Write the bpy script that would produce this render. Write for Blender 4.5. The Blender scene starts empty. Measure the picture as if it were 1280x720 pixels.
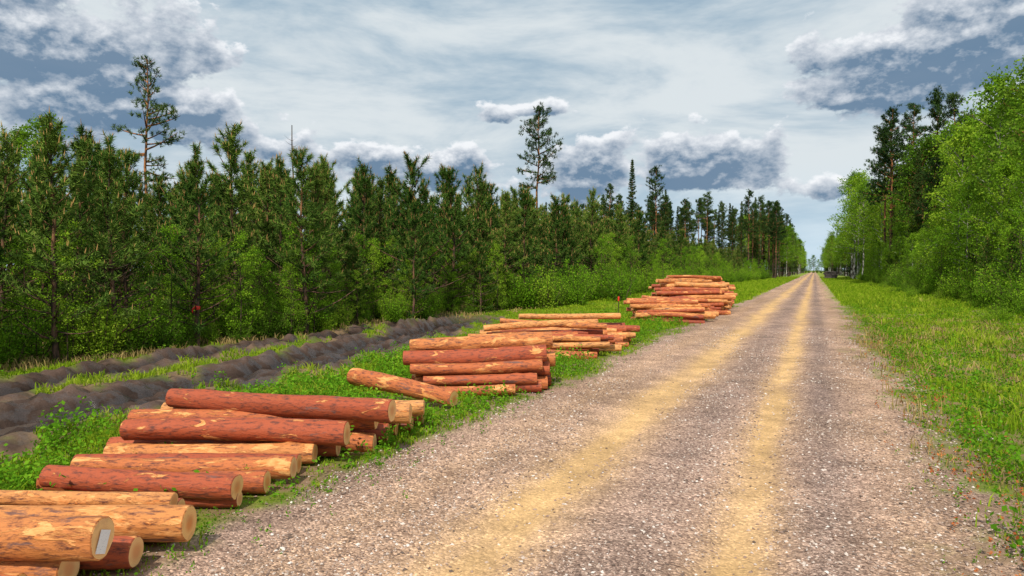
import bpy, math
import numpy as np
from mathutils import Vector
R=np.random.default_rng(7)
sc=bpy.context.scene
YAW=math.radians(23.9)
CA,SA=math.cos(YAW),math.sin(YAW)
def L2W(X,Z):            # log-yard survey frame -> world (road runs along +Y)
    return (CA*X-SA*Z, SA*X+CA*Z)

# ------------------------------------------------------------ node helpers
def nd(t,kind,ins=None,**props):
    n=t.nodes.new(kind)
    for k,v in props.items(): setattr(n,k,v)
    if ins:
        for k,v in ins.items():
            s=n.inputs[k]
            if isinstance(v,bpy.types.NodeSocket): t.links.new(v,s)
            else: s.default_value=v
    return n
def mth(t,op,a,b=None,c=None,clamp=False):
    ins={0:a}
    if b is not None: ins[1]=b
    if c is not None: ins[2]=c
    n=nd(t,'ShaderNodeMath',ins,operation=op); n.use_clamp=clamp
    return n.outputs[0]
def mixc(t,f,a,b,mode='MIX'):
    n=t.nodes.new('ShaderNodeMix'); n.data_type='RGBA'; n.blend_type=mode
    for i,v in ((0,f),(6,a),(7,b)):
        if isinstance(v,bpy.types.NodeSocket): t.links.new(v,n.inputs[i])
        else: n.inputs[i].default_value=v if i==0 else (*v[:3],1)
    return n.outputs[2]
def ramp(t,f,stops):
    n=t.nodes.new('ShaderNodeValToRGB'); t.links.new(f,n.inputs[0])
    el=n.color_ramp.elements
    while len(el)<len(stops): el.new(0.5)
    for e,(p,c) in zip(el,stops):
        e.position=p; e.color=(*c,1)
    return n.outputs[0]
def mat(name):
    m=bpy.data.materials.new(name); m.use_nodes=True
    t=m.node_tree; t.nodes.clear()
    o=t.nodes.new('ShaderNodeOutputMaterial')
    return m,t,o
def attr(t,name): return nd(t,'ShaderNodeAttribute',attribute_name=name)
def smap(t,v,a,b,c=0.0,d=1.0):
    n=nd(t,'ShaderNodeMapRange',{0:v,1:a,2:b,3:c,4:d},interpolation_type='SMOOTHSTEP')
    return n.outputs[0]

# ------------------------------------------------------------ mesh helpers
def mk(name,parts,mats,smooth=False):
    me=bpy.data.meshes.new(name)
    Vs=[];L=[];S=[];MI=[];SM=[];off=0;lo=0
    at={}
    tot=sum(len(p['V']) for p in parts)
    for p in parts:
        V=np.asarray(p['V'],float); F=np.asarray(p['F'],int)
        Vs.append(V); L.append((F+off).ravel()); k=F.shape[1]
        S.append(lo+np.arange(len(F))*k); MI.append(np.full(len(F),p.get('m',0))); SM.append(np.full(len(F),p.get('s',smooth)))
        for a,val in p.get('a',{}).items():
            val=np.asarray(val,float)
            if a not in at: at[a]=np.zeros((tot,)+val.shape[1:])
            at[a][off:off+len(V)]=val
        off+=len(V); lo+=F.size
    V=np.concatenate(Vs);L=np.concatenate(L);S=np.concatenate(S);MI=np.concatenate(MI);SM=np.concatenate(SM)
    me.vertices.add(len(V)); me.vertices.foreach_set('co',V.astype(np.float32).ravel())
    me.loops.add(len(L)); me.loops.foreach_set('vertex_index',L.astype(np.int32))
    me.polygons.add(len(S)); me.polygons.foreach_set('loop_start',S.astype(np.int32))
    me.polygons.foreach_set('material_index',MI.astype(np.int32))
    me.polygons.foreach_set('use_smooth',SM.astype(bool))
    for m in mats: me.materials.append(m)
    me.update(calc_edges=True)
    for a,val in at.items():
        if val.ndim==1:
            x=me.attributes.new(a,'FLOAT','POINT'); x.data.foreach_set('value',val.astype(np.float32))
        elif a=='col':
            x=me.attributes.new(a,'FLOAT_COLOR','POINT'); c=np.ones((len(val),4),np.float32); c[:,:3]=val[:,:3]; x.data.foreach_set('color',c.ravel())
        else:
            x=me.attributes.new(a,'FLOAT_VECTOR','POINT'); x.data.foreach_set('vector',val.astype(np.float32).ravel())
    return me
def ob(name,me,loc=(0,0,0),sc_=1.0,rz=0.0,coll=None,tilt=0.0):
    o=bpy.data.objects.new(name,me); o.location=loc
    o.scale=(sc_,sc_,sc_) if not isinstance(sc_,tuple) else sc_
    o.rotation_euler=(tilt,0,rz)
    (coll or sc.collection).objects.link(o)
    return o
def nrm(a): return a/(np.linalg.norm(a,axis=-1,keepdims=True)+1e-9)
def tube(P,r,n=5):
    P=np.asarray(P,float); r=np.asarray(r,float); k=len(P)
    T=nrm(np.gradient(P,axis=0))
    ref=np.array([0.31,0.95,0.05]) if abs(T[0,2])>0.7 else np.array([0,0,1.0])
    A=nrm(np.cross(T,ref)); B=np.cross(T,A)
    th=np.arange(n)*2*np.pi/n
    V=(P[:,None]+r[:,None,None]*(np.cos(th)[None,:,None]*A[:,None]+np.sin(th)[None,:,None]*B[:,None])).reshape(-1,3)
    i=np.arange(k-1)[:,None]*n; j=np.arange(n)[None]; j2=(j+1)%n
    F=np.stack([i+j,i+j2,i+n+j2,i+n+j],-1).reshape(-1,4)
    return V,F
class Acc:
    def __init__(s): s.V=[];s.F=[];s.o=0;s.v=[]
    def add(s,V,F,v=0.0):
        s.V.append(V); s.F.append(F+s.o); s.o+=len(V); s.v.append(np.broadcast_to(np.asarray(v,float),(len(V),)))
    def part(s,m,smooth=False):
        return dict(V=np.concatenate(s.V),F=np.concatenate(s.F),m=m,s=smooth,a={'v':np.concatenate(s.v)})
def needles(C,D,n,ln,wd,spread=0.9,back=0.6):
    N=len(C)*n
    C=np.repeat(C,n,0); D=np.repeat(D,n,0)
    rv=nrm(R.normal(size=(N,3)))
    d=nrm(D*0.75+rv*spread)
    b=C-D*(R.random((N,1))*ln*back*1.5)
    l=ln*R.uniform(.7,1.2,(N,1))
    s=nrm(np.cross(d,R.normal(size=(N,3))))*wd*.5
    V=np.stack([b-s,b+s,b+d*l],1).reshape(-1,3)
    F=np.arange(N*3).reshape(-1,3)
    v=np.repeat(R.random(N),3)
    return V,F,v
def leaves(C,size,up=0.3):
    N=len(C)
    nn=nrm(R.normal(size=(N,3))+np.array([0,0,up]))
    a=nrm(np.cross(nn,R.normal(size=(N,3)))); b=np.cross(nn,a)
    s=size*R.uniform(.6,1.3,(N,1))
    V=np.stack([C+a*s*.5,C+b*s*.32,C-a*s*.5,C-b*s*.32],1).reshape(-1,3)
    return V,np.arange(N*4).reshape(-1,4),np.repeat(R.random(N),4)

def hsh(x,y,s):
    n=(x.astype(np.int64)*374761393+y.astype(np.int64)*668265263+s*1442695041)&0xffffffff
    n=((n^(n>>13))*1274126177)&0xffffffff
    return ((n^(n>>16))&0xffff)/65535.0
def vn(x,y,s=0):
    xi=np.floor(x);yi=np.floor(y);fx=x-xi;fy=y-yi
    fx=fx*fx*(3-2*fx);fy=fy*fy*(3-2*fy)
    a=hsh(xi,yi,s);b=hsh(xi+1,yi,s);c=hsh(xi,yi+1,s);d=hsh(xi+1,yi+1,s)
    return (a*(1-fx)+b*fx)*(1-fy)+(c*(1-fx)+d*fx)*fy
def fbm(x,y,s=0,o=4):
    r=0;a=.5;t=0
    for i in range(o):
        r=r+a*vn(x*2**i,y*2**i,s+i*17);t+=a;a*=.55
    return r/t
def sst(a,b,x):
    t=np.clip((x-a)/(b-a),0,1); return t*t*(3-2*t)

# ------------------------------------------------------------ terrain functions (x=u across road, y=v along road)
def r1(v): return np.interp(v,[-20,2,5.4,10.9,17.4,28,40],[-8.9,-9.6,-10.0,-10.5,-11.6,-13.9,-16])
def r2(v): return np.interp(v,[-20,4,7,12,18,24,40],[-11.7,-12.3,-12.8,-13.8,-14.1,-14.8,-17])
def mudmask(u,v):
    n=fbm(u*1.3,v*1.3,5)-.5
    f=1-sst(24,31,v)
    m1=1-sst(1.1,1.6,np.abs(u-r1(v))+n*1.9)
    m2=1-sst(.7,1.05,np.abs(u-r2(v))+n*1.5)
    return np.maximum(m1,m2)*f
def roadmask(u,v):
    n=fbm(u*1.5,v*.7,9)-.5; n2=fbm(u*5,v*5,12)-.5
    l=sst(-4.75,-4.0,u+n*1.2+n2*.7)
    r=1-sst(.85,1.85,u+n*1.6+n2*1.3)
    return l*r
def Hh(u,v):
    far=1-sst(60,200,np.abs(v))
    h=np.zeros_like(u)
    lv=1-sst(-6.0,-4.3,u)
    rv=sst(1.6,3.2,u)
    h=h-.02*lv+lv*(fbm(u*.5,v*.5,1)-.5)*.18*far+lv*(fbm(u*2.5,v*2.5,2)-.5)*.10*far
    h=h-.16*rv*(1-sst(6,9,u))+rv*(fbm(u*.5,v*.5,3)-.5)*.25*far+rv*(fbm(u*2.2,v*2.2,6)-.5)*.18*far
    rd=(1-lv)*(1-rv)
    for c,w in ((-2.3,.36),(-.52,.27)):
        h=h-.045*rd*np.exp(-((u-c)/w)**2)*far
    h=h+rd*(fbm(u*1.4,v*.8,4)-.5)*.05*far+rd*(fbm(u*7,v*4,8,3)-.5)*.012*far
    f=(1-sst(24,31,v))
    for rr,w in ((r1(v),1.15),(r2(v),.75)):
        for k_,dd in ((0,-.45*w),(1,.5*w)):       # two wheel trenches per track
            d=np.abs(u-rr-dd+(fbm(v*.0,v*.9,20+k_)-.5)*.5)
            h=h-f*.24*np.exp(-(d/(.26*w))**2)
        d=np.abs(u-rr+(fbm(v*.0,v*.9,22)-.5)*.7)
        h=h+f*.15*np.exp(-((d-w*1.05)/.25)**2)*(.1+1.5*fbm(u*2,v*2,23))
    mm=mudmask(u,v)
    h=h+mm*((fbm(u*3.2,v*2.2,21,3)-.5)*.18+(fbm(u*7.5,v*7.5,24,4)-.5)*.22)
    h=h+(1-sst(-26,-15,u))*.35
    return h

# ------------------------------------------------------------ materials
def foliage_mat(name,stops,trans=.35,nscale=.8,namp=.5,tint=(.35,.45,.05)):
    m,t,o=mat(name)
    a=attr(t,'v').outputs['Fac']
    oi=nd(t,'ShaderNodeObjectInfo')
    g=nd(t,'ShaderNodeNewGeometry')
    nz=nd(t,'ShaderNodeTexNoise',{'Vector':g.outputs['Position'],'Scale':nscale,'Detail':1.0})
    f=mth(t,'ADD',mth(t,'MULTIPLY',a,.45),mth(t,'MULTIPLY',nz.outputs[0],namp))
    f=mth(t,'ADD',f,mth(t,'MULTIPLY',mth(t,'SUBTRACT',oi.outputs['Random'],.5),.38),clamp=True)
    c=ramp(t,f,stops)
    d=nd(t,'ShaderNodeBsdfDiffuse',{'Color':c})
    if trans<=0:
        t.links.new(d.outputs[0],o.inputs[0]); return m
    tr=nd(t,'ShaderNodeBsdfTranslucent',{'Color':mixc(t,.4,c,tint) if trans>.3 else c})
    mx=nd(t,'ShaderNodeMixShader',{0:trans,1:d.outputs[0],2:tr.outputs[0]})
    t.links.new(mx.outputs[0],o.inputs[0])
    return m
def simple_bark(name,lo,hi,zlo,zhi,dark=(.05,.04,.03),scale=8):
    m,t,o=mat(name)
    tc=nd(t,'ShaderNodeTexCoord')
    sx=nd(t,'ShaderNodeSeparateXYZ',{0:tc.outputs['Object']})
    f=smap(t,sx.outputs[2],zlo,zhi)
    mp=nd(t,'ShaderNodeMapping',{'Vector':tc.outputs['Object'],'Scale':(1,1,.35)})
    nz=nd(t,'ShaderNodeTexNoise',{'Vector':mp.outputs[0],'Scale':float(scale),'Detail':3.0})
    c=mixc(t,f,lo,hi)
    c=mixc(t,smap(t,nz.outputs[0],.42,.62),dark,c)
    p=nd(t,'ShaderNodeBsdfDiffuse',{'Color':c})
    t.links.new(p.outputs[0],o.inputs[0]); return m

M_pine=foliage_mat('pine_needles',[(.12,(.024,.066,.012)),(.45,(.070,.145,.024)),(.85,(.22,.31,.05))],trans=0)
M_pinefar=foliage_mat('pine_needles_mature',[(.15,(.018,.044,.015)),(.5,(.046,.090,.022)),(.9,(.13,.19,.042))],trans=0,nscale=.35)
M_birchleaf=foliage_mat('birch_leaves',[(.15,(.07,.17,.010)),(.5,(.19,.36,.020)),(.9,(.44,.58,.05))],trans=.38,nscale=.4)
M_darkleaf=foliage_mat('broad_leaves',[(.15,(.04,.10,.010)),(.5,(.11,.23,.018)),(.9,(.26,.39,.04))],trans=.35,nscale=.4)
M_bush=foliage_mat('bush_leaves',[(.15,(.055,.145,.008)),(.5,(.16,.34,.016)),(.9,(.38,.55,.04))],trans=.35,nscale=.7)
M_grass=foliage_mat('grass_blades',[(.1,(.06,.14,.006)),(.42,(.18,.31,.012)),(.70,(.34,.44,.03)),(.95,(.50,.46,.11))],trans=.35,nscale=.7,namp=.55)
M_straw=foliage_mat('dry_grass',[(.1,(.18,.13,.045)),(.5,(.36,.26,.10)),(.9,(.52,.40,.18))],trans=0)
M_weed=foliage_mat('weed_leaves',[(.1,(.05,.15,.008)),(.5,(.14,.34,.016)),(.9,(.34,.56,.04))],trans=.35,nscale=1.2)
M_red=foliage_mat('dry_weed_leaves',[(.1,(.25,.06,.02)),(.5,(.45,.15,.05)),(.9,(.6,.34,.1))],trans=0)
M_candle=foliage_mat('pine_shoots',[(.1,(.34,.18,.06)),(.9,(.55,.34,.13))],trans=0)
M_pbark=simple_bark('pine_bark',(.13,.085,.065),(.42,.18,.075),3.0,9.0)
M_ybark=simple_bark('young_pine_bark',(.18,.10,.07),(.30,.15,.07),1.0,5.0)
M_bbark=simple_bark('birch_bark',(.55,.53,.48),(.45,.40,.33),1.0,14.0,dark=(.07,.06,.055),scale=5)
M_twig=simple_bark('twig_bark',(.15,.10,.06),(.15,.10,.06),1,2)

# ------------------------------------------------------------ tree prototypes
def young_pine(h,seed,full=1.0):
    w=Acc();nd_=Acc();cd=Acc()
    k=9; z=np.linspace(0,h,k)
    P=np.stack([np.cumsum(R.normal(0,.045,k)),np.cumsum(R.normal(0,.045,k)),z],1); P[0,:2]=0
    rr=np.interp(z,[0,h],[.075*h/6,.010])
    V,F=tube(P,rr,7); w.add(V,F)
    C=[];D=[];T=[];TD=[]
    zz=.7
    wid=R.uniform(.85,1.25);pw=R.uniform(.45,.85)
    while zz<h-.12:
        fr=(zz-.7)/(h-.7)
        nb=R.integers(4,7)
        a0=R.random()*6.28
        wl=R.uniform(.75,1.2)
        for i in range(nb):
            az=a0+i*6.28/nb+R.normal(0,.3)
            L=(1.12*(1-fr)**pw+.12)*R.uniform(.55,1.25)*h/6*wid*wl
            up=math.radians(np.interp(fr,[0,.5,1],[8,32,62])+R.normal(0,9))
            b0=np.array([np.interp(zz,z,P[:,0]),np.interp(zz,z,P[:,1]),zz+R.normal(0,.08)])
            hd=np.array([math.cos(az),math.sin(az),0])
            t=np.linspace(0,1,4)[:,None]
            pts=b0+hd*L*t*math.cos(up)+np.array([0,0,1])*(L*math.sin(up)*t+.25*L*t*t)
            V,F=tube(pts,np.linspace(.016,.005,4)*(.5+L),3); w.add(V,F)
            if zz<2.2 and R.random()<(.9-.35*(zz-.7)): continue
            nt=int((2+L*7.5)*full)
            ts=np.concatenate([R.uniform(.35,1,nt),[1.0]])
            for q in ts:
                sd=R.choice([-1,1])*R.uniform(.0,.40)*L*(1.15-q)
                p=b0+hd*L*q*math.cos(up)+np.array([0,0,1])*(L*math.sin(up)*q+.25*L*q*q)
                side=np.array([-hd[1],hd[0],0])
                d=nrm(hd*.7+side*np.sign(sd)*.5*(q<1)+np.array([0,0,.55+.5*fr]))
                pp=p+side*sd+np.array([0,0,abs(sd)*.25+R.normal(0,.03)])
                C.append(pp);D.append(d)
                if q==1 or R.random()<.12: T.append(pp);TD.append(nrm(d*.4+np.array([0,0,1.])))
        zz+=R.uniform(.30,.46)*(1 if fr<.8 else .85)
    for q in np.linspace(h-.5,h,5): C.append(np.array([P[-1,0],P[-1,1],q]));D.append(np.array([0,0,1.]))
    for i in range(4): T.append(P[-1]+R.normal(0,.03,3));TD.append(nrm(np.array([R.normal(0,.2),R.normal(0,.2),1])))
    V,F,v=needles(np.array(C),np.array(D),20,.18,.022); nd_.add(V,F,v)
    for p,d in zip(T,TD):
        l=R.uniform(.08,.2); V,F=tube([p,p+d*l*.5,p+d*l],[.012,.010,.002],3); cd.add(V,F,R.random())
    return mk('young_pine_mesh',[w.part(0,True),nd_.part(1),cd.part(2)],[M_ybark,M_pine,M_candle])

def old_pine(h,base=.55,cr=2.6,nb=34,sparse=1.0,lean=0.0):
    w=Acc();n_=Acc()
    k=12;z=np.linspace(0,h,k)
    P=np.stack([np.cumsum(R.normal(0,.07,k))+lean*z,np.cumsum(R.normal(0,.07,k)),z],1);P[0,:2]=0
    rr=np.interp(z,[0,h*.1,h],[.23,.18,.03])*h/20
    V,F=tube(P,rr,8);w.add(V,F)
    C=[];D=[]
    for i in range(nb):
        fr=(i+R.random())/nb; zz=h*(base+(1-base)*fr)*.99
        az=R.random()*6.28
        L=cr*(math.sin(math.pi*min(1,(.18+.82*fr)))**.6*.8+.25)*R.uniform(.55,1.15)*(1-.45*fr)
        up=math.radians(np.interp(fr,[0,1],[-5,45])+R.normal(0,8))
        b0=np.array([np.interp(zz,z,P[:,0]),np.interp(zz,z,P[:,1]),zz]); hd=np.array([math.cos(az),math.sin(az),0])
        t=np.linspace(0,1,5)[:,None]
        f=lambda q:b0+hd*L*q*math.cos(up)+np.array([0,0,1])*(L*math.sin(up)*q+.15*L*q*q)
        V,F=tube(f(t),np.linspace(.06,.015,5)*(.4+L/3),4);w.add(V,F)
        for j in range(int(9*sparse*(.5+L/cr))):
            q=R.uniform(.35,1.05); side=np.array([-hd[1],hd[0],0])
            sg=R.normal(0,.28)*L*.8
            p=f(q)+side*sg+np.array([0,0,R.normal(.08,.12)])
            for kk in range(3):
                C.append(p+R.normal(0,.16,3)*np.array([1,1,.6])); D.append(nrm(hd*.5+np.array([0,0,.8])+R.normal(0,.3,3)))
    for i in range(4):   # dead stubs
        zz=h*R.uniform(.25,base);az=R.random()*6.28;l=R.uniform(.4,1.2)
        b0=np.array([np.interp(zz,z,P[:,0]),np.interp(zz,z,P[:,1]),zz])
        V,F=tube([b0,b0+np.array([math.cos(az)*l*.6,math.sin(az)*l*.6,.05]),b0+np.array([math.cos(az)*l,math.sin(az)*l,-.05])],[.03,.02,.006],3);w.add(V,F)
    V,F,v=needles(np.array(C),np.array(D),12,.30,.055,1.0); n_.add(V,F,v)
    return mk('pine_mesh',[w.part(0,True),n_.part(1)],[M_pbark,M_pinefar])

def spruce(h,cr=2.0):
    w=Acc();n_=Acc()
    P=np.stack([np.zeros(6),np.zeros(6),np.linspace(0,h,6)],1)
    V,F=tube(P,np.linspace(.2,.02,6),7);w.add(V,F)
    C=[];D=[];zz=h*.1
    while zz<h-.1:
        fr=zz/h
        for i in range(6):
            az=R.random()*6.28;L=(cr*(1-fr)**.85+.12)*R.uniform(.7,1.1);hd=np.array([math.cos(az),math.sin(az),0])
            dr=np.interp(fr,[0,1],[-.35,.5])
            f=lambda q:np.array([0,0,zz])+hd*L*q+np.array([0,0,1])*(dr*L*q+.2*L*q*q)
            V,F=tube([f(0),f(.5),f(1)],[.03,.02,.01],3);w.add(V,F)
            for j in range(int(3+L*5)):
                q=R.uniform(.15,1);side=np.array([-hd[1],hd[0],0])
                C.append(f(q)+side*R.normal(0,.16)*L*(1.2-q)+np.array([0,0,-.06]));D.append(nrm(hd+np.array([0,0,-.3])+R.normal(0,.3,3)))
        zz+=R.uniform(.3,.45)
    V,F,v=needles(np.array(C),np.array(D),13,.26,.05,.8);n_.add(V,F,v)
    return mk('spruce_mesh',[w.part(0,True),n_.part(1)],[M_pbark,M_pinefar])

def broadleaf(h,cr,base,nb,per,leaf,bm,lm,sig=.32,r0=.16):
    w=Acc();lf=Acc()
    k=10;z=np.linspace(0,h,k)
    P=np.stack([np.cumsum(R.normal(0,.02*h/6,k)),np.cumsum(R.normal(0,.02*h/6,k)),z],1);P[0,:2]=0
    V,F=tube(P,np.linspace(r0,r0*.1,k),7);w.add(V,F)
    C=[]
    for i in range(nb):
        fr=(i+R.random())/nb;zz=h*(base+(.97-base)*fr)
        az=i*2.4+R.normal(0,.4)
        L=cr*(math.sin(math.pi*(.22+.74*fr))**.7)*R.uniform(.6,1.2)+.03*h
        up=math.radians(np.interp(fr,[0,1],[22,60])+R.normal(0,10))
        b0=np.array([np.interp(zz,z,P[:,0]),np.interp(zz,z,P[:,1]),zz]);hd=np.array([math.cos(az),math.sin(az),0])
        f=lambda q:b0+hd*L*q*math.cos(up)+np.array([0,0,1])*(L*math.sin(up)*q-.12*L*q*q)
        t=np.linspace(0,1,4)[:,None]
        V,F=tube(f(t),np.linspace(.3,.06,4)*r0*(.4+.6*L/cr),4);w.add(V,F)
        for j in range(7):
            q=R.uniform(.3,1.0) if j else 1.0
            c=f(q); tip=c+nrm(hd*.5+R.normal(0,.8,3)+np.array([0,0,.2]))*L*.32*R.random()
            V,F=tube([c,(c+tip)/2,tip],[.07*r0,.05*r0,.03*r0],3);w.add(V,F)
            npx=int(per*R.uniform(.4,1.5))
            s=sig*R.uniform(.6,1.3)
            C.append(tip+R.normal(0,1,(npx,3))*np.array([s,s,s*.75]))
    V,F,v=leaves(np.concatenate(C),leaf);lf.add(V,F,v)
    return mk('broadleaf_mesh',[w.part(0,True),lf.part(1)],[bm,lm])

def bush(h,rad,stems,per,leaf,lm,sig=.12):
    w=Acc();lf=Acc();C=[]
    for i in range(stems):
        az=R.random()*6.28;rr=rad*math.sqrt(R.random());hh=h*R.uniform(.5,1.1)*(1-.35*(rr/rad)**2)
        b=np.array([math.cos(az)*rr*.25,math.sin(az)*rr*.25,0]);tp=np.array([math.cos(az)*rr,math.sin(az)*rr,hh])
        f=lambda q:b+(tp-b)*np.array([q**1.2,q**1.2,q])
        pts=np.array([f(q) for q in np.linspace(0,1,5)])
        V,F=tube(pts,np.linspace(.014,.004,5)*(.5+h/2),3);w.add(V,F)
        for q in np.linspace(.12,1,9):
            c=f(q)+R.normal(0,1,3)*sig*.7*(1.2-.5*q)
            n=int(per/9*R.uniform(.6,1.4)*(1.2-.4*q))
            C.append(c+R.normal(0,1,(n,3))*sig*(1.25-.6*q)*np.array([1,1,.9]))
    C=np.concatenate(C);C=C[C[:,2]>.02]
    V,F,v=leaves(C,leaf);lf.add(V,F,v)
    return mk('bush_mesh',[w.part(0,True),lf.part(1)],[M_twig,lm])

YP=[young_pine(6,i,1.0) for i in range(8)]
OP=[old_pine(20,.5,2.7,36),old_pine(20,.62,2.4,28),old_pine(20,.55,3.0,34,lean=.01)]
LONE=old_pine(20,.56,3.3,34,.95)
THIN=old_pine(20,.5,3.2,34,.6,lean=.006)
SP=[spruce(20,2.3),spruce(20,1.9)]
BT=[broadleaf(16,3.0,.22,34,28,.23,M_bbark,M_birchleaf,.36),broadleaf(16,2.6,.28,30,28,.22,M_bbark,M_birchleaf,.34),broadleaf(16,3.4,.2,36,30,.24,M_pbark,M_darkleaf,.42)]
SB=[broadleaf(5,1.0,.12,26,16,.08,M_twig,M_bush,.12,.035),broadleaf(5,.8,.1,24,14,.075,M_twig,M_birchleaf,.11,.03)]
BU=[bush(2.2,1.2,22,140,.085,M_bush,.13),bush(2.2,1.0,20,130,.08,M_birchleaf,.12),bush(2.0,1.3,22,130,.09,M_darkleaf,.14)]

def gz(u,v): return float(Hh(np.array([u]),np.array([v]))[0])
def newcoll(n): return bpy.data.collections.new(n)
def inst(name,coll):
    e=bpy.data.objects.new(name,None); e.instance_type='COLLECTION'; e.instance_collection=coll; sc.collection.objects.link(e)
def T(name,me,u,v,s,coll=None):
    z=gz(u,v) if (v<40 and u>-18) else (.15 if u<-16 else -.02)
    return ob(name,me,(u,v,z-.05),s,R.random()*6.28,coll)

# ---- young pine stand, left
cf=newcoll('young_pine_stand')
v=-8.0
while v<185:
    u=-15.9
    while u>(-42 if v<45 else -34):
        uu=u+R.uniform(-.8,.8); vv=v+R.uniform(-.95,.95)
        hh=float(np.interp(vv,[0,10,30,60,90,190],[5.0,5.3,6.9,7.2,6.4,6.4]))*R.choice([R.uniform(.5,.8),R.uniform(.8,1.02),R.uniform(.95,1.14),R.uniform(.95,1.1)])
        if R.random()<.94:
            s=hh/6; b_=max(s,.8)*R.uniform(.92,1.15); s=(b_,b_,s)
            me=YP[R.integers(len(YP))]
            if u>-17 and vv<55: T('pine_tree',me,uu,vv,s)
            else: T('young_pine',me,uu,vv,s,cf)
        u-=1.9 if u>-24 else 3.0
    v+=1.95 if v<60 else 2.8
inst('young_pine_forest',cf)
# ---- undergrowth at the forest edge
cu=newcoll('undergrowth')
for i in range(175):
    vv=R.uniform(0,42);uu=-15.4-R.exponential(1.1)
    T('bush',BU[R.choice([0,1,1,2])],uu,vv,R.uniform(.25,.78),cu)
for i in range(130):
    vv=R.uniform(0,60);uu=R.uniform(-32,-17)
    T('bush',BU[R.choice([0,2,2])],uu,vv,R.uniform(.5,1.0),cu)
for i in range(80):
    vv=R.uniform(2,36);T('sapling',SB[R.integers(2)],-15.3-R.random()*2.0,vv,R.uniform(.3,.78),cu)
for i in range(230):
    vv=35+150*R.random()**1.2;uu=-15.2+R.normal(0,1.1)+np.interp(vv,[35,190],[0,2.5])
    T('bush',BU[R.integers(2)],uu,vv,R.uniform(.6,1.4),cu)
for i in range(60):
    vv=R.uniform(45,190);T('sapling',SB[R.integers(2)],-15+R.normal(0,1)+np.interp(vv,[35,190],[0,3]),vv,R.uniform(.6,1.0),cu)
inst('undergrowth_bushes',cu)
# ---- mature forest beyond
cm=newcoll('mature_forest')
for uu0 in np.arange(-92,-7,4.8):
    for vv0 in np.arange(178,212,6.5):
        uu=uu0+R.uniform(-1.8,1.8);vv=vv0+R.uniform(-2,2)
        me=(OP+OP+SP)[R.integers(8)]
        T('mature_tree',me,min(uu,-7.5),vv,R.uniform(.88,1.15),cm)
for side in (-1,1):
    vv0=215 if side<0 else 170
    while vv0<640:
        for k in range(2 if vv0>300 else 3):
            uu=(-9.5-k*5 if side<0 else (12.0 if vv0<330 else 9.0)+k*5)+R.uniform(-1.8,1.8)
            P_=OP+SP+BT+BT
            me=P_[R.integers(len(P_))]; s=R.uniform(.8,1.1)
            if me in BT: s*=1.15
            T('mature_tree',me,uu,vv0+R.uniform(-2,2),s,cm)
        vv0+=6 if vv0<350 else 9
for uu0 in np.arange(-40,40,3.0):
    T('mature_tree',BT[R.integers(3)],uu0+R.uniform(-1,1),640+R.uniform(-5,5),R.uniform(.7,1.0),cm)
    T('bush',BU[R.integers(3)],uu0,620+R.uniform(-5,5),R.uniform(1.5,2.6),cm)
inst('mature_forest',cm)
def xz(X,Z): return L2W(X,Z)
for X,Z,me,h,n in ((2.9,76,LONE,19.8,'pine_tree'),(-27.9,52.5,THIN,18.2,'pine_tree'),(19.3,110,SP[1],20.0,'spruce_tree'),(23.6,113,OP[0],19.0,'pine_tree'),
                 (-27.5,40,BT[1],10.8,'birch_tree'),(-30,42,BT[0],10.5,'birch_tree'),(16.0,112,OP[1],16,'pine_tree'),(26.5,118,SP[0],16,'spruce_tree')):
    u_,v_=xz(X,Z); ref=16 if me in BT else 20
    T(n,me,u_,v_,h/ref)
# bare snags
def snag(h):
    w=Acc();z=np.linspace(0,h,8);P=np.stack([np.cumsum(R.normal(0,.04,8)),np.cumsum(R.normal(0,.04,8)),z],1)
    V,F=tube(P,np.linspace(.12,.03,8),6);w.add(V,F)
    for i in range(12):
        zz=h*R.uniform(.5,.98);az=R.random()*6.28;l=R.uniform(.2,.7);b=np.array([np.interp(zz,z,P[:,0]),np.interp(zz,z,P[:,1]),zz])
        V,F=tube([b,b+np.array([math.cos(az),math.sin(az),.3])*l*.5,b+np.array([math.cos(az),math.sin(az),.5])*l],[.02,.012,.004],3);w.add(V,F)
    return mk('snag_mesh',[w.part(0,True)],[M_twig])
u_,v_=xz(-16,50);T('dead_tree',snag(12.6),u_,v_,1.0)
u_,v_=xz(-5.5,62);T('dead_tree',snag(10.5),u_,v_,1.0)

# ---- right side woodland
cr_=newcoll('roadside_woodland')
for v0 in np.arange(22,172,4.6):
    for k in range(4):
        uu=12.8+k*4.4+R.uniform(-1.8,1.8);vv=v0+R.uniform(-2,2)
        P_=BT+BT+[BT[0],OP[0],SP[0]] if k<3 else OP+BT
        me=P_[R.integers(len(P_))]
        h=float(np.interp(vv,[20,60,100,170],[10.5,14.8,18.0,19]))*R.uniform(.78,1.12)+k*.7
        T('woodland_tree',me,uu,vv,h/(16 if me in BT else 20),cr_)
for i in range(44):
    vv=R.uniform(40,170);T('woodland_tree',BT[R.integers(2)],R.uniform(9.8,12),vv,R.uniform(.34,.60),cr_)
inst('roadside_woodland',cr_)
for u_,v_,h in ((9.8,113,25.5),(11.0,119,25),(12.0,107,24.5),(13.6,101,24.5),(15.2,96,23),(10.8,128,25)):
    T('pine_tree',OP[R.integers(3)],u_,v_,h/20)
for u_,v_,h in ((8.6,168,23),(8.4,180,25),(8.6,195,25),(9.0,158,20)):
    T('birch_tree',BT[R.integers(2)],u_,v_,h/16)
cb=newcoll('roadside_bushes')
for i in range(330):
    vv=12+158*R.random()**1.1;uu=8.8+R.exponential(1.1)
    T('bush',BU[R.choice([0,1,0,1,2])],uu,vv,R.uniform(.55,1.6)*(1 if uu>9.4 else .6),cb)
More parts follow.
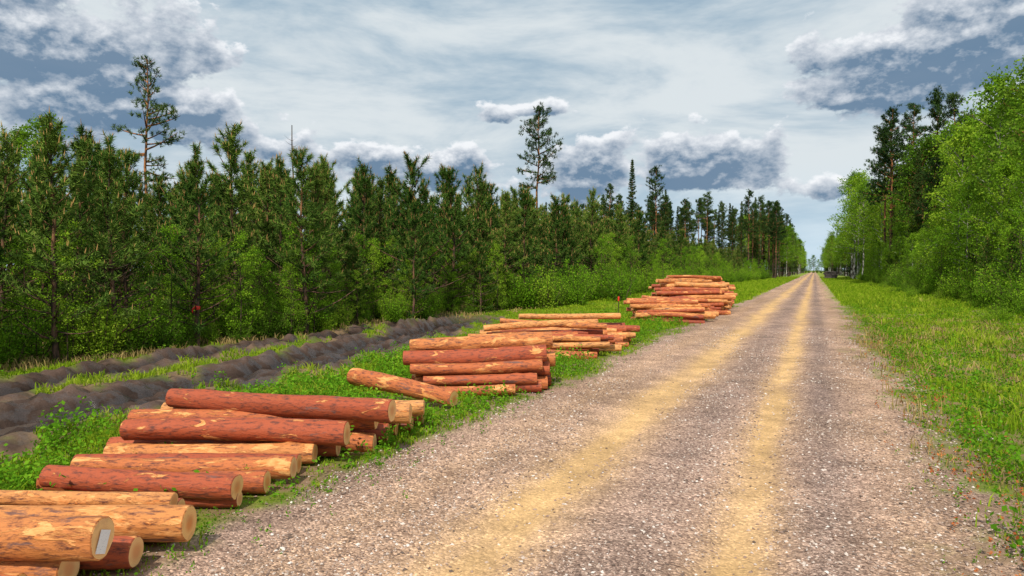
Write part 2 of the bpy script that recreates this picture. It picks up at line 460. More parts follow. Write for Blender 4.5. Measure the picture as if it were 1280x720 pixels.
for i in range(30):
    T('bush',BU[R.choice([0,1])],R.uniform(6.8,8.8),12+100*R.random(),R.uniform(.2,.5),cb)
for i in range(90):
    vv=R.uniform(14,170);T('sapling',SB[R.integers(2)],R.uniform(9.2,12.5),vv,R.uniform(.6,1.3),cb)
for i in range(50):
    vv=R.uniform(20,120);T('young_pine',YP[R.integers(6)],R.uniform(9.3,12.5),vv,R.uniform(.35,.75),cb)
inst('roadside_bushes',cb)

# ------------------------------------------------------------ ground
us=np.concatenate([[-4000,-1500,-600,-250,-120],np.arange(-80,-17,3.0),np.arange(-17,10,.08),np.arange(10,40,2.5),[60,120,300,800,2000,4000]])
vf=[45.0]
while vf[-1]<4000: vf.append(vf[-1]*1.035+.1)
vs=np.concatenate([[-4000,-1200,-300,-80,-30,-12],np.arange(-6,45,.10),vf])
def gridpart(us,vs,dz=0.0):
    U,Vv=np.meshgrid(us,vs); U=U.ravel();Vv=Vv.ravel()
    z=Hh(U,Vv)+dz
    rm=roadmask(U,Vv);mm=mudmask(U,Vv)
    trk=np.maximum(np.exp(-(np.abs(U+2.3+(fbm(Vv*.3,Vv*0,31)-.5)*.35)/.42)**2),np.exp(-(np.abs(U+.52+(fbm(Vv*.3,Vv*0,32)-.5)*.25)/.27)**2))
    trk=np.clip(trk*(.35+1.25*fbm(U*3.5,Vv*.45,33)),0,.96)
    trk2=np.exp(-((U-.8)/.4)**2)*.35+np.exp(-((U+3.4)/.45)**2)*.5+.3*fbm(U*1.2,Vv*.5,34)
    n1=fbm(U*.9,Vv*.35,40)[:,None];n2=fbm(U*2.2,Vv*2.2,41)[:,None]
    grav=np.array([.375,.258,.205])*(1-.4*(n1-.5)*2)*(1-.35*(n2-.5)*2)
    g2=np.exp(-((U-.12)/.26)**2)+.7*np.exp(-((U+1.35)/.4)**2)
    g2=np.clip(g2*(.5+fbm(U*2,Vv*.6,35)),0,1)[:,None]
    grav=grav*(1-.32*g2)+np.array([.0,.010,.022])*g2
    tan=np.array([.61,.385,.175])*(1-.3*(n2-.5)*2)
    grav=grav*(1-trk[:,None])+tan*trk[:,None]
    grav=grav*(1-trk2[:,None]*.45)+tan*trk2[:,None]*.45
    gg=fbm(U*.6,Vv*.6,50)[:,None];g3=fbm(U*2.5,Vv*2.5,51)[:,None]
    grass=np.array([.10,.17,.013])*(1-gg)+np.array([.25,.29,.04])*gg
    far=sst(25,70,np.abs(Vv))[:,None]
    grass=grass*(.75+.5*far)
    soil=np.array([.23,.15,.085])
    s=sst(.44,.62,g3)*(1-far*.8)
    grass=grass*(1-s)+soil*s
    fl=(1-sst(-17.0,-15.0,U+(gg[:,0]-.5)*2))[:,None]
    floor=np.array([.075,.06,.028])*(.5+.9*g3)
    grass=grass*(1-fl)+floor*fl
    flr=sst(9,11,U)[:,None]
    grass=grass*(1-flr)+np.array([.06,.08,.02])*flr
    hz_=sst(-.15,.15,z)[:,None]
    mud=np.array([.060,.038,.029])*(.30+1.4*fbm(U*5,Vv*5,60)[:,None])*(.6+1.0*hz_)
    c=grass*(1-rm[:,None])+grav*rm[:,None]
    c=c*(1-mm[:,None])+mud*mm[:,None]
    n=len(us);m=len(vs)
    i=np.arange(m-1)[:,None]*n;j=np.arange(n-1)[None]
    F=np.stack([i+j,i+j+1,i+n+j+1,i+n+j],-1).reshape(-1,4)
    return dict(V=np.stack([U,Vv,z],1),F=F,m=0,s=True,a={'col':c,'grv':rm*(1-.7*trk),'mud':mm})
m,t,o=mat('ground_surface')
col=attr(t,'col').outputs['Color'];gv=attr(t,'grv').outputs['Fac'];md=attr(t,'mud').outputs['Fac']
tc=nd(t,'ShaderNodeTexCoord').outputs['Object']
n1=nd(t,'ShaderNodeTexNoise',{'Vector':tc,'Scale':26.0,'Detail':4.0,'Roughness':.7}).outputs[0]
vo=nd(t,'ShaderNodeTexVoronoi',{'Vector':tc,'Scale':52.0})
n5=nd(t,'ShaderNodeTexNoise',{'Vector':tc,'Scale':3.0,'Detail':4.0,'Roughness':.65}).outputs[0]
sx=nd(t,'ShaderNodeSeparateColor',{0:vo.outputs['Color']})
st=ramp(t,sx.outputs[0],[(0,(.45,.40,.40)),(.3,(.78,.73,.72)),(.6,(1.03,1.0,.98)),(.85,(1.35,1.3,1.28)),(1,(2.0,1.98,1.96))])
fine=mth(t,'ADD',.5,n1)
c=mixc(t,1.0,col,nd(t,'ShaderNodeCombineColor',{0:fine,1:fine,2:fine}).outputs[0],'MULTIPLY')
med=mth(t,'ADD',.55,mth(t,'MULTIPLY',n5,.9))
c=mixc(t,1.0,c,nd(t,'ShaderNodeCombineColor',{0:med,1:med,2:med}).outputs[0],'MULTIPLY')
cg=mixc(t,1.0,c,st,'MULTIPLY')
c=mixc(t,gv,c,cg)
hgt=mth(t,'ADD',mth(t,'MULTIPLY',n1,.7),mth(t,'MULTIPLY',mth(t,'SUBTRACT',1.0,vo.outputs['Distance']),mth(t,'MULTIPLY',gv,.8)))
hgt=mth(t,'ADD',hgt,mth(t,'MULTIPLY',n5,.8))
bp=nd(t,'ShaderNodeBump',{'Height':hgt,'Strength':.9,'Distance':.02})
wet=mth(t,'MULTIPLY',md,smap(t,n5,.44,.56,1.0,0.0))
rg=mth(t,'SUBTRACT',.93,mth(t,'MULTIPLY',wet,.68))
p=nd(t,'ShaderNodeBsdfPrincipled',{'Base Color':c,'Roughness':rg,'Normal':bp.outputs[0],'Specular IOR Level':mth(t,'MULTIPLY_ADD',wet,.4,.12)})
t.links.new(p.outputs[0],o.inputs[0])
M_ground=m
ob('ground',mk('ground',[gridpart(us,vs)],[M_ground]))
ur=us[(us>-4.0)&(us<1.0)]; vr=vs[(vs>-100)&(vs<1100)]
ob('gravel_road',mk('gravel_road',[gridpart(ur,vr,.004)],[M_ground]))

# puddles
m,t,o=mat('puddle_water')
p=nd(t,'ShaderNodeBsdfPrincipled',{'Base Color':(.10,.075,.06,1),'Roughness':.04,'Specular IOR Level':.6})
t.links.new(p.outputs[0],o.inputs[0]);M_w=m
vv=np.arange(-3,26,.4);cc=r1(vv)
V=np.concatenate([np.stack([cc-.9,vv,np.full_like(vv,-.20)],1),np.stack([cc+.9,vv,np.full_like(vv,-.20)],1)])
n=len(vv);F=np.stack([np.arange(n-1),np.arange(n-1)+n,np.arange(1,n)+n,np.arange(1,n)],-1)
ob('puddle',mk('puddle',[dict(V=V,F=F)],[M_w]))

# ------------------------------------------------------------ grass
def sample(n,u0,u1,vmin,vmax):
    return R.uniform(u0,u1,n),vmin*(vmax/vmin)**R.random(n)
def pilemask(u,v):   # 1 where logs lie
    X=CA*u+SA*v; Z=-SA*u+CA*v
    m=(X>-4.5)&(X<-1.55)&(Z>5.5)&(Z<9.2)&(X<-2.3+(Z-5.5)*.30)
    m|=(X>-5.6)&(X<-2.45)&(Z>4.0)&(Z<5.5)
    m|=(X>-1.9)&(X<.7)&(Z>11.3)&(Z<13.1)
    m|=(X>-2.6)&(X<-.8)&(np.abs(Z-(10.25+(-.88-X)*.55))<.6)
    return m
def blades(u,v,hgt,wid,lean=.5):
    n=len(u);z=Hh(u,v)
    az=R.random(n)*6.28;la=R.random(n)*6.28
    w=wid;sx_=np.cos(az)*w*.5;sy=np.sin(az)*w*.5
    lx=np.cos(la)*hgt*lean*R.random(n);ly=np.sin(la)*hgt*lean*R.random(n)
    b0=np.stack([u-sx_,v-sy,z-.01],1);b1=np.stack([u+sx_,v+sy,z-.01],1)
    mx=u+lx*.35;my=v+ly*.35;mz=z+hgt*.6
    m0=np.stack([mx-sx_*.8,my-sy*.8,mz],1);m1=np.stack([mx+sx_*.8,my+sy*.8,mz],1)
    tp=np.stack([u+lx,v+ly,z+hgt*(1-.25*R.random(n))],1)
    V=np.stack([b0,b1,m1,m0,tp],1).reshape(-1,3)
    i=np.arange(n)*5
    return V,np.stack([i,i+1,i+2,i+3],1),np.stack([i+3,i+2,i+4],1)
def grassobj(name,u,v,h,w,m_,lean=.6,vb=None):
    V,Q,Tt=blades(u,v,h,w,lean);n=len(u)
    if vb is None: vb=R.random(n)
    N=len(V)
    ob(name,mk(name,[dict(V=V,F=Q,a={'v':np.repeat(vb,5)}),dict(V=np.zeros((0,3)),F=Tt-N)],[m_]))
def gmask(u,v,kind):
    rm=roadmask(u,v);mm=mudmask(u,v)
    g=(1-rm)**1.5*(1-np.clip(mm*2.6,0,1))
    patch=fbm(u*.8,v*.8,70)
    if kind=='L': g=g*np.where(u<-14.9,.35,1)*sst(.22,.45,patch+.12)
    else: g=g*(1-.6*sst(9,11,u))*sst(.6,3.0,u+patch)*(.2+.8*sst(.34,.54,fbm(u*1.6,v*1.6,77)))
    return g
GU=[];GV=[]
for (n,u0,u1,v0,v1,k) in ((180000,-14.8,-4.0,2.2,60,'L'),(145000,.8,9.8,3.0,60,'R'),(14000,-17,-14,4,60,'L')):
    u,v=sample(n,u0,u1,v0,v1); k_=R.random(n)<gmask(u,v,k); GU.append(u[k_]);GV.append(v[k_])
u=np.concatenate(GU);v=np.concatenate(GV)
k_=~(pilemask(u,v)&(R.random(len(u))<.6));u=u[k_];v=v[k_]
d=np.hypot(u,v);tall=fbm(u*.9,v*.9,71);tall=sst(.25,.75,tall)
edge=np.clip(np.minimum(np.abs(u+4.2),np.abs(u-1.2))/1.5,.3,1)
tuft=np.where(u>0,.5+1.6*sst(.48,.72,fbm(u*2.4,v*2.4,79)),1.0)
h=(.05+.26*tall*R.random(len(u))*tuft+.04*R.random(len(u)))*edge*np.where(u>0,.9,1.0)*np.where(u<-8,.62,1.0)*np.where(pilemask(u,v),.6,1)
dry=sst(.45,.7,fbm(u*1.3,v*1.3,78))
grassobj('grass',u,v,h,.006+.0012*d*R.uniform(.6,1.3,len(u)),M_grass,.9,np.clip(R.random(len(u))*.7+(tall-.5)*.25+dry*.35*np.where(u>0,1,.5),0,1))
u,v=sample(50000,-15.5,-4.2,45,230);k_=R.random(len(u))<gmask(u,v,'L');u1_,v1_=u[k_],v[k_]
u,v=sample(50000,1.5,9.5,45,230);k_=R.random(len(u))<gmask(u,v,'R');u=np.concatenate([u1_,u[k_]]);v=np.concatenate([v1_,v[k_]])
grassobj('grass',u,v,R.uniform(.1,.32,len(u)),.0012*v,M_grass,.6)
# dry grass
u,v=sample(26000,-18.5,-13.8,4,60);k_=R.random(len(u))<(1-mudmask(u,v))*sst(.42,.60,fbm(u*.6,v*.6,75));u=u[k_];v=v[k_]
u2,v2=sample(19000,1.0,7.0,3,35);k_=R.random(len(u2))<(1-roadmask(u2,v2))*sst(.40,.60,fbm(u2*.9,v2*.9,76))
u=np.concatenate([u,u2[k_]]);v=np.concatenate([v,v2[k_]])
grassobj('dry_grass',u,v,R.uniform(.06,.28,len(u)),.006+.0008*np.hypot(u,v),M_straw,1.0)

# weeds: leafy plants
def weeds(name,u,v,hh,m_,nl=16,ls=.05):
    z=Hh(u,v);n=len(u)
    C=np.repeat(np.stack([u,v,z],1),nl,0);H_=np.repeat(hh,nl)
    q=R.random(n*nl)
    rr=H_*.42*(1.1-.6*q)*np.sqrt(R.random(n*nl));az=R.random(n*nl)*6.28
    C=C+np.stack([np.cos(az)*rr,np.sin(az)*rr,H_*(.08+.92*q)],1)
    V,F,vv_=leaves(C,ls*np.repeat((hh/.25)**.5,nl)[:,None],1.2)
    ob(name,mk(name,[dict(V=V,F=F,a={'v':vv_})],[m_]))
u,v=sample(12000,-9.4,-4.1,2.5,45);k_=R.random(len(u))<gmask(u,v,'L')*sst(.34,.54,fbm(u*.9,v*.9,80))*np.where(pilemask(u,v),.06,1);u=u[k_];v=v[k_]
ed=np.clip((-u-4.0)/.8,.4,1)
weeds('weeds',u,v,R.uniform(.10,.38,len(u))*ed,M_weed)
u,v=sample(1600,-15,-9,3,40);k_=R.random(len(u))<gmask(u,v,'L')*sst(.45,.6,fbm(u*.8,v*.8,82))
weeds('weeds',u[k_],v[k_],R.uniform(.10,.28,k_.sum()),M_weed)
u,v=sample(9500,1.3,8.8,3.2,50);k_=R.random(len(u))<gmask(u,v,'R')*sst(.36,.54,fbm(u*.8,v*.8,81))
weeds('weeds',u[k_],v[k_],R.uniform(.08,.40,k_.sum()),M_weed,14)
u=np.concatenate([R.normal(-4.3,.28,330),R.normal(1.6,.3,420)]);v=3*(12**R.random(750))
weeds('weeds',u,v,R.uniform(.03,.13,750),M_weed,10,.04)
u=R.normal(1.6,.35,260);v=3*(8**R.random(260));weeds('dry_weeds',u,v,R.uniform(.06,.2,260),M_red,12,.04)

# ------------------------------------------------------------ loose gravel stones
m,t,o=mat('gravel_stone')
a=attr(t,'v').outputs['Fac']
c=ramp(t,a,[(0,(.12,.09,.075)),(.25,(.26,.18,.145)),(.5,(.38,.265,.205)),(.75,(.48,.37,.30)),(1,(.75,.68,.62))])
p=nd(t,'ShaderNodeBsdfDiffuse',{'Color':c})
t.links.new(p.outputs[0],o.inputs[0]);M_st=m
n=120000
u=R.uniform(-5.2,3.0,n);v=1.9*(14**R.random(n))
trk=np.maximum(np.exp(-((u+2.3)/.42)**2),np.exp(-((u+.52)/.28)**2))
pr=np.clip(roadmask(u,v)*1.0+.10,0,1)*(1-.90*trk)*(.10+1.3*sst(.3,.7,fbm(u*1.2,v*.5,90)))
k_=R.random(n)<pr;u=u[k_];v=v[k_];n=len(u)
s=(.0035+.0115*R.random(n)**3.2)*(1+.02*v)
O=np.array([[1,0,0],[0,1,0],[-1,0,0],[0,-1,0],[0,0,.7],[0,0,-.7]],float)
FF=np.array([[0,1,4],[1,2,4],[2,3,4],[3,0,4],[1,0,5],[2,1,5],[3,2,5],[0,3,5]])
J=O[None]+R.uniform(-.32,.32,(n,6,3));az=R.random(n)*6.28
x=J[:,:,0]*R.uniform(.8,1.6,(n,1));y=J[:,:,1]
X=x*np.cos(az)[:,None]-y*np.sin(az)[:,None];Y=x*np.sin(az)[:,None]+y*np.cos(az)[:,None]
V=np.stack([u[:,None]+X*s[:,None],v[:,None]+Y*s[:,None],(Hh(u,v)+.004)[:,None]+(J[:,:,2]+.2)*s[:,None]],-1).reshape(-1,3)
F=(FF[None]+(np.arange(n)*6)[:,None,None]).reshape(-1,3)
ob('gravel',mk('gravel',[dict(V=V,F=F,a={'v':np.repeat(R.random(n),6)})],[M_st]))

# ------------------------------------------------------------ logs
m,t,o=mat('log_bark')
lc=attr(t,'lc').outputs['Vector'];lr=attr(t,'v').outputs['Fac']
mp=nd(t,'ShaderNodeMapping',{'Vector':lc,'Scale':(1,1,.28)}).outputs[0]
na=nd(t,'ShaderNodeTexNoise',{'Vector':mp,'Scale':34.0,'Detail':6.0,'Roughness':.7}).outputs[0]
nb_=nd(t,'ShaderNodeTexNoise',{'Vector':mp,'Scale':8.0,'Detail':6.0,'Roughness':.65,'Distortion':.6}).outputs[0]
nl_=nd(t,'ShaderNodeTexNoise',{'Vector':lc,'Scale':2.5,'Detail':2.0}).outputs[0]
base=ramp(t,lr,[(0,(.32,.062,.028)),(.35,(.44,.095,.036)),(.6,(.54,.16,.048)),(.8,(.62,.24,.07)),(1,(.70,.34,.12))])
c=mixc(t,smap(t,na,.32,.54),(.11,.036,.026),base)
pt=mth(t,'ADD',mth(t,'ADD',nb_,mth(t,'MULTIPLY',mth(t,'SUBTRACT',lr,.5),.17)),mth(t,'MULTIPLY',mth(t,'SUBTRACT',nl_,.5),.25))
peel=smap(t,pt,.55,.60)
c=mixc(t,peel,c,mixc(t,smap(t,na,.3,.7),(.66,.21,.05),(.86,.44,.16)))
c=mixc(t,smap(t,nb_,.32,.40,1,0),c,(.17,.085,.070))
hh=mth(t,'SUBTRACT',mth(t,'MULTIPLY',na,1.2),mth(t,'MULTIPLY',peel,.5))
bp=nd(t,'ShaderNodeBump',{'Height':hh,'Strength':.9,'Distance':.012})
p=nd(t,'ShaderNodeBsdfPrincipled',{'Base Color':c,'Roughness':.62,'Normal':bp.outputs[0],'Specular IOR Level':.3})
t.links.new(p.outputs[0],o.inputs[0]);M_log=m
m,t,o=mat('log_end_wood')
lc=attr(t,'lc').outputs['Vector'];lr=attr(t,'v').outputs['Fac']
sx=nd(t,'ShaderNodeSeparateXYZ',{0:lc})
nz=nd(t,'ShaderNodeTexNoise',{'Vector':lc,'Scale':14.0,'Detail':4.0}).outputs[0]
rr=mth(t,'SQRT',mth(t,'ADD',mth(t,'POWER',sx.outputs[0],2.0),mth(t,'POWER',sx.outputs[1],2.0)))
rr2=mth(t,'ADD',rr,mth(t,'MULTIPLY',nz,.02))
ring=mth(t,'SINE',mth(t,'MULTIPLY',rr2,620.0))
c=mixc(t,smap(t,rr2,.03,.095),(.78,.28,.06),(.95,.55,.19))
c=mixc(t,mth(t,'MULTIPLY',smap(t,ring,-.2,1),.35),c,(.62,.24,.06))
c=mixc(t,mth(t,'MULTIPLY',smap(t,nz,.5,.7),.5),c,(.62,.28,.10))
c=mixc(t,mth(t,'MULTIPLY',lr,.3),c,(.85,.65,.42))
bp=nd(t,'ShaderNodeBump',{'Height':nz,'Strength':.4,'Distance':.01})
p=nd(t,'ShaderNodeBsdfPrincipled',{'Base Color':c,'Roughness':.8,'Normal':bp.outputs[0]})
t.links.new(p.outputs[0],o.inputs[0]);M_end=m

def logparts(a,b,ra,rb,tone=None):
    a=np.array(a,float);b=np.array(b,float)
    tone=R.random() if tone is None else tone
    L=np.linalg.norm(b-a);T_=(b-a)/L
    A=nrm(np.cross(T_,[0,0,1.]));B=np.cross(A,T_)
    k=18;n=24;s=np.linspace(0,1,k);th=np.arange(n)*2*np.pi/n
    bow=R.normal(0,.03)*L/2.5;bow2=R.normal(0,.014)
    ctr=a+(b-a)*s[:,None]+A*(bow*np.sin(np.pi*s))[:,None]+B*(bow2*np.sin(np.pi*s*1.3))[:,None]
    r=ra+(rb-ra)*s
    ph=R.random()*6.28
    rr=r[:,None]*(1+.04*np.sin(2*th+ph)[None]+.025*np.sin(3*th+ph*2+s[:,None]*3)+.015*R.normal(size=(k,1))+.018*R.normal(size=(k,n)))
    for _ in range(R.integers(1,5)):   # knots
        ki=R.integers(1,k-1);kj=R.integers(n);rr[ki,kj]*=1.16;rr[ki,(kj+1)%n]*=1.08
    rr[0]*=.97;rr[-1]*=.97
    V=ctr[:,None]+rr[...,None]*(np.cos(th)[None,:,None]*A+np.sin(th)[None,:,None]*B)
    of=R.random()*50
    lc=np.stack([rr*np.cos(th)[None],rr*np.sin(th)[None],np.broadcast_to(s[:,None]*L+of,(k,n))],-1).reshape(-1,3)
    i=np.arange(k-1)[:,None]*n;j=np.arange(n)[None];j2=(j+1)%n
    F=np.stack([i+j,i+j2,i+n+j2,i+n+j],-1).reshape(-1,4)
    out=[dict(V=V.reshape(-1,3),F=F,m=0,s=True,a={'lc':lc,'v':np.full(k*n,tone)})]
    tn=R.random()
    for e,sg in ((0,-1),(k-1,1)):
        rim=V[e];c0=ctr[e]
        mid=c0+(rim-c0)*.93+T_*sg*.006
        cV=np.concatenate([rim,mid,[c0+T_*sg*.008]])
        l2=np.concatenate([lc.reshape(k,n,3)[e],lc.reshape(k,n,3)[e]*np.array([.93,.93,1]),[[0,0,lc.reshape(k,n,3)[e][0,2]]]])
        J=np.arange(n);J2=(J+1)%n
        if sg>0: q=np.stack([J,J2,J2+n,J+n],1);tt=np.stack([J+n,J2+n,np.full(n,2*n)],1)
        else: q=np.stack([J2,J,J+n,J2+n],1);tt=np.stack([J2+n,J+n,np.full(n,2*n)],1)
        out.append(dict(V=cV,F=q,m=0,s=False,a={'lc':l2,'v':np.full(2*n+1,tone)}))
        out.append(dict(V=cV,F=tt,m=1,s=False,a={'lc':l2,'v':np.full(2*n+1,tn)}))
    return out
def LG(X0,Z0,h0,X1,Z1,h1,r,tone=None,tap=.86,flip=False):
    a=(*L2W(X0,Z0),h0);b=(*L2W(X1,Z1),h1)
    ra,rb=(r*tap,r) if not flip else (r,r*tap)
    return logparts(a,b,ra,rb,tone)
# near pile
P=[]
A=[(-5.5,4.42,.37,-2.62,4.32,.37,.135,.72),
 (-4.95,5.0,.26,-2.38,4.98,.24,.128,.8),
 (-5.3,4.74,.12,-2.62,4.70,.12,.105,.3),
 (-5.6,4.46,.12,-2.92,4.44,.12,.12,.7),
 (-5.4,4.20,.11,-3.05,4.17,.11,.105,.5),
 (-4.9,5.26,.12,-2.60,5.24,.11,.115,.4),
 (-4.35,5.48,.27,-2.72,5.44,.25,.068,.85),
 (-4.3,5.95,.09,-2.42,6.00,.08,.075,.2),
 (-4.7,5.62,.10,-2.75,5.60,.10,.095,.3),
 (-4.18,6.10,.25,-2.42,5.95,.20,.118,.3),
 (-4.4,6.35,.11,-2.3,6.35,.11,.105,.45),
 (-4.32,6.72,.16,-2.15,6.66,.15,.108,.6),
 (-4.5,7.0,.11,-2.2,6.98,.11,.10,.2),
 (-4.35,7.30,.14,-2.12,7.28,.14,.105,.75),
 (-4.22,7.42,.36,-1.78,7.30,.35,.138,.28),
 (-4.5,7.62,.13,-1.95,7.60,.13,.12,.35),
 (-4.5,7.92,.13,-1.6,7.88,.12,.12,.6),
 (-4.55,8.22,.13,-1.5,8.2,.13,.125,.2),
 (-4.5,8.05,.36,-1.6,7.98,.34,.115,.5),
 (-4.15,8.28,.55,-1.35,7.62,.52,.13,.22),
 (-4.4,8.52,.13,-1.45,8.50,.12,.12,.4),
 (-4.3,8.40,.36,-1.25,8.34,.34,.12,.9),
 (-4.2,8.84,.12,-1.3,8.80,.12,.115,.2),
 (-4.3,8.72,.33,-1.15,8.85,.32,.10,.95),
 (-4.0,9.12,.12,-1.2,9.15,.12,.11,.6)]
for q in A: P+=LG(*q[:7],tone=q[7])
pile=ob('log_pile',mk('log_pile',P,[M_log,M_end]))
# paper tag on the front log
m,t,o=mat('white_paper_tag')
tc=nd(t,'ShaderNodeTexCoord').outputs['Generated']
mp=nd(t,'ShaderNodeMapping',{'Vector':tc,'Scale':(1,3,14)}).outputs[0]
nz=nd(t,'ShaderNodeTexNoise',{'Vector':mp,'Scale':5.0,'Detail':2.0}).outputs[0]
c=mixc(t,smap(t,nz,.64,.67),(.84,.85,.86),(.25,.28,.34))
p=nd(t,'ShaderNodeBsdfPrincipled',{'Base Color':c,'Roughness':.5});t.links.new(p.outputs[0],o.inputs[0])
cx,cz=-2.62+.013,4.31
tv=[]
for (dz,dy) in ((-.10,-.045),(.02,-.085),(.10,.045),(-.02,.085)):
    tv.append((*L2W(cx,cz+dz*.85),.37+dy))
tag=ob('paper_tag',mk('paper_tag',[dict(V=np.array(tv),F=np.array([[0,1,2,3]]))],[m]));tag.parent=pile
# lone leaning log
ob('log',mk('log',LG(-2.62,11.2,.36,-.88,10.25,.17,.15,tone=.55,flip=True),[M_log,M_end]))
# second pile
P=[]
for q in [(-1.45,11.30,.10,.05,11.35,.10,.09,.5),(-1.5,11.55,.22,.42,11.65,.24,.10,.4),(-1.55,11.62,.10,.5,11.7,.10,.10,.2),
 (-1.75,11.75,.40,.52,11.85,.44,.11,.5),(-1.9,11.95,.56,.60,12.05,.62,.15,.25),(-1.82,12.2,.74,.72,12.35,.84,.155,.68),
 (-1.7,11.95,.12,.62,12.0,.12,.12,.6),(-1.7,12.05,.32,.66,12.15,.34,.12,.4),(-1.8,12.3,.12,.7,12.35,.12,.125,.3),(-1.75,12.35,.45,.78,12.45,.48,.13,.7),
 (-1.8,12.6,.13,.65,12.7,.13,.12,.5),(-1.7,12.62,.38,.8,12.75,.4,.12,.3),(-1.7,12.9,.12,.7,13.0,.12,.12,.6)]:
    P+=LG(*q[:7],tone=q[7])
ob('log_pile',mk('log_pile',P,[M_log,M_end]))
def stack(X0,X1,Z0,Z1,top,skew=0.0,r=(.07,.125),jit=.28,hj=.03):
    P=[];z=.11
    a,b=Z0,Z1
    while z<top and b-a>.4:
        zz=a
        while zz<b:
            rr=R.uniform(*r)
            j0,j1=R.normal(0,jit),R.normal(0,jit)
            dz=R.normal(0,.07)
            P+=LG(X0+j0+(zz-Z0)*skew,zz-dz,z+R.normal(0,hj),X1+j1+(zz-Z0)*skew,zz+dz,z+R.normal(0,hj),rr,flip=R.random()<.5)
            zz+=rr*2.05
        z+=.18;a+=R.uniform(.10,.22);b-=R.uniform(.1,.25)
    return P
P=stack(-.55,2.15,16.3,18.6,.62,.12)+stack(.4,3.0,18.7,20.6,.62,.12)
P+=LG(-.7,16.9,.66,2.2,17.6,.78,.09,tone=.9)+LG(-.3,17.6,.8,2.4,17.3,.66,.08,tone=.7)+LG(.2,19,.82,3.1,19.6,.78,.09,tone=.95)
ob('log_pile',mk('log_pile',P,[M_log,M_end]))
P=stack(5.2,7.6,27.2,30.6,.9,.15,hj=.05)
ob('log_pile',mk('log_pile',P,[M_log,M_end]))
P=stack(7.3,9.9,32.0,36.5,1.5,.2,jit=.35,hj=.05)+stack(8.6,11.5,36.8,40.5,1.65,.15,jit=.35,hj=.05)
P+=LG(7.0,33,1.6,10.2,35,1.5,.1,tone=.8)+LG(8.4,37,1.75,11.6,38,1.7,.1,tone=.5)
ob('log_pile',mk('log_pile',P,[M_log,M_end]))
# distant pile on the right of the road
m,t,o=mat('weathered_bark')
lc=attr(t,'lc').outputs['Vector']
nz=nd(t,'ShaderNodeTexNoise',{'Vector':lc,'Scale':6.0,'Detail':3.0}).outputs[0]
p=nd(t,'ShaderNodeBsdfPrincipled',{'Base Color':mixc(t,smap(t,nz,.35,.65),(.035,.03,.03),(.12,.09,.075)),'Roughness':.9});t.links.new(p.outputs[0],o.inputs[0]);M_wb=m
P=[];z=.15
while z<1.9:
    for yy in np.arange(204+z,211-z,.42):
        P+=logparts((2.7+R.normal(0,.25),yy,z),(5.4+R.normal(0,.25),yy,z),.2,.2,R.random()*.3)
    z+=.36
ob('log_pile',mk('log_pile',P,[M_wb,M_wb]))
# marker stake with ribbon, and a ribbon tied round a pine trunk
m,t,o=mat('red_ribbon');p=nd(t,'ShaderNodeBsdfPrincipled',{'Base Color':(.8,.04,.02,1),'Roughness':.5});t.links.new(p.outputs[0],o.inputs[0]);M_r=m
w=Acc();V,F=tube([(0,0,0),(0.01,0,.5),(0.02,0,1.0)],[.02,.02,.018],5);w.add(V,F)
rb=Acc();V,F=tube([(0.016,0,.78),(0.02,0,.9),(.02,0,.98)],[.035,.04,.035],8);rb.add(V,F)
u_,v_=L2W(5.1,29.5);ob('marker_stake',mk('marker_stake',[w.part(0),rb.part(1)],[M_twig,M_r]),(u_-.6,v_+.3,gz(u_,v_)))
tr=T('pine_tree',YP[0],-15.8,13.9,.92)
rb=Acc();V,F=tube([(0,0,1.18),(.01,0,1.23),(0,0,1.28)],[.085,.09,.085],10);rb.add(V,F)
V,F=tube([(0.085,-.02,1.25),(.13,-.05,1.18),(.14,-.04,1.08)],[.015,.022,.015],4);rb.add(V,F)
r_=ob('red_ribbon',mk('red_ribbon',[rb.part(0)],[M_r]));r_.parent=tr

# ------------------------------------------------------------ world
SAZ,SEL=math.radians(172),math.radians(48)
w=bpy.data.worlds.new('World');sc.world=w;w.use_nodes=True
t=w.node_tree;t.nodes.clear()
out=t.nodes.new('ShaderNodeOutputWorld')
sky=nd(t,'ShaderNodeTexSky');sky.sky_type='NISHITA';sky.sun_disc=False;sky.sun_elevation=SEL;sky.sun_rotation=SAZ;sky.altitude=100
g=nd(t,'ShaderNodeTexCoord').outputs['Generated']
s=nd(t,'ShaderNodeSeparateXYZ',{0:g});x,y,z=s.outputs
az=mth(t,'ARCTAN2',x,y)
hor=mth(t,'MAXIMUM',mth(t,'SQRT',mth(t,'MULTIPLY_ADD',x,x,mth(t,'MULTIPLY',y,y))),.02)
e=mth(t,'DIVIDE',z,hor)
BL=[(-58,.255,.14,.080,1.35),(-51,.210,.13,.042,1.1),(-39.6,.165,.14,.028,1.0),(-30.6,.145,.12,.034,1.1),(-22.6,.235,.08,.018,.7),
    (-17.2,.145,.10,.036,1.1),(-8.8,.165,.105,.034,1.25),(-.3,.112,.06,.018,1.0),(2.5,.225,.07,.022,.8),(7,.262,.15,.050,1.3),(12.5,.30,.12,.055,1.2),
    (45,.22,.25,.06,1.0),(-90,.25,.25,.07,1.0)]
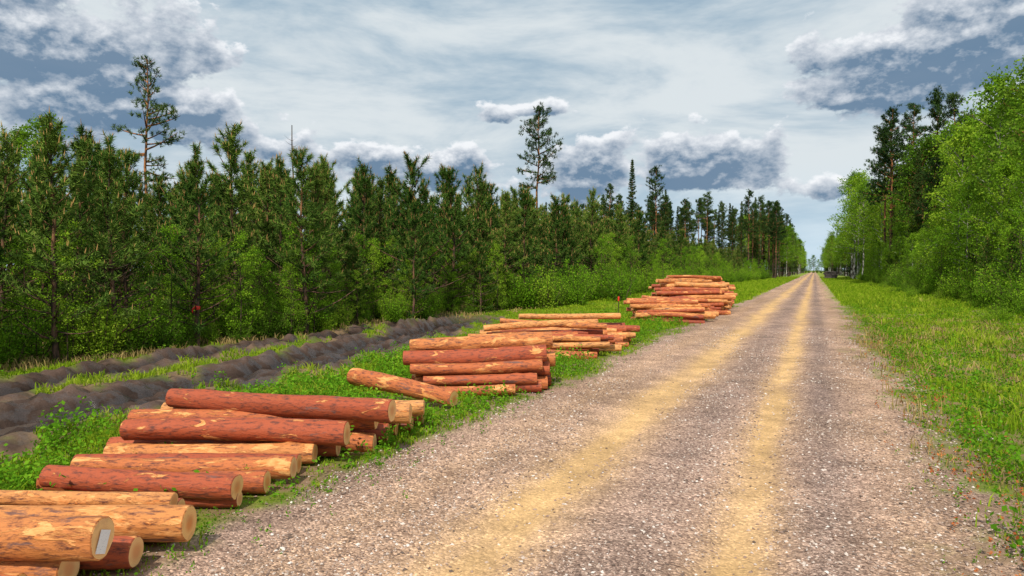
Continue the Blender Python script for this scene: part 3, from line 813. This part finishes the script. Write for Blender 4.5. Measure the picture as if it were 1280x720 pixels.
def dens(shift):
    es=mth(t,'ADD',e,shift)
    pv=nd(t,'ShaderNodeCombineXYZ',{0:az,1:es}).outputs[0]
    vec=nd(t,'ShaderNodeCombineXYZ',{0:x,1:y,2:mth(t,'MULTIPLY',mth(t,'ADD',z,shift),1.6)}).outputs[0]
    n1=nd(t,'ShaderNodeTexNoise',{'Vector':vec,'Scale':12.0,'Detail':6.0,'Roughness':.60}).outputs[0]
    cur=None
    for a0,e0,wa,we,am in BL:
        ma=nd(t,'ShaderNodeVectorMath',{0:pv,1:(1/wa,1/we,0),2:(-math.radians(a0)/wa,-e0/we,0)},operation='MULTIPLY_ADD').outputs[0]
        b=mth(t,'SUBTRACT',am,nd(t,'ShaderNodeVectorMath',{0:ma},operation='LENGTH').outputs['Value'])
        cur=b if cur is None else mth(t,'MAXIMUM',cur,b)
    return mth(t,'MULTIPLY_ADD',mth(t,'SUBTRACT',n1,.5),4.0,mth(t,'MAXIMUM',cur,-1.1))
D0=dens(0.0);D1=dens(.012)
alpha=smap(t,D0,-.10,.25)
lit=mth(t,'MULTIPLY_ADD',mth(t,'SUBTRACT',D0,D1),.95,.08)
edge=smap(t,D0,0.0,.70,.5,0.0)
lit=mth(t,'ADD',lit,edge,clamp=True)
K=10.0
def C(r,g_,b_): return (r*K,g_*K,b_*K)
ccol=mixc(t,lit,C(.135,.225,.345),C(.93,.95,.98))
v2=nd(t,'ShaderNodeCombineXYZ',{0:x,1:y,2:mth(t,'MULTIPLY',z,3.6)}).outputs[0]
nn=nd(t,'ShaderNodeTexNoise',{'Vector':v2,'Scale':3.2,'Detail':6.0,'Roughness':.60,'Distortion':.3}).outputs[0]
hi=mixc(t,smap(t,nn,.32,.62),C(.36,.49,.60),C(.73,.79,.82))
hz=smap(t,e,0.0,.16,1.0,0.0)
hi=mixc(t,mth(t,'MULTIPLY',hz,.6),hi,C(.55,.76,.93))
thin=smap(t,nn,.28,.42,.78,.97)
bg=mixc(t,thin,sky.outputs[0],hi)
fin=mixc(t,mth(t,'MULTIPLY',alpha,.93),bg,ccol)
fin=mixc(t,smap(t,z,-.02,0.0,1.0,0.0),fin,C(.2,.22,.18))
b=nd(t,'ShaderNodeBackground',{'Color':fin,'Strength':.1})
t.links.new(b.outputs[0],out.inputs[0])

S=Vector((math.sin(SAZ)*math.cos(SEL),math.cos(SAZ)*math.cos(SEL),math.sin(SEL)))
ld=bpy.data.lights.new('sun','SUN');ld.energy=4.2;ld.angle=math.radians(1.5);ld.color=(1,.94,.83)
lo=bpy.data.objects.new('sun',ld);lo.rotation_euler=S.to_track_quat('Z','Y').to_euler();lo.location=(0,0,50);sc.collection.objects.link(lo)

cd=bpy.data.cameras.new('camera');cd.lens=24;cd.sensor_width=36;cd.clip_end=9000;cd.clip_start=.05
co=bpy.data.objects.new('camera',cd);co.location=(0,0,2.1);co.rotation_euler=(math.radians(90-1.48),0,YAW)
sc.collection.objects.link(co);sc.camera=co
sc.view_settings.view_transform='Standard';sc.view_settings.look='None';sc.view_settings.exposure=0;sc.view_settings.gamma=1
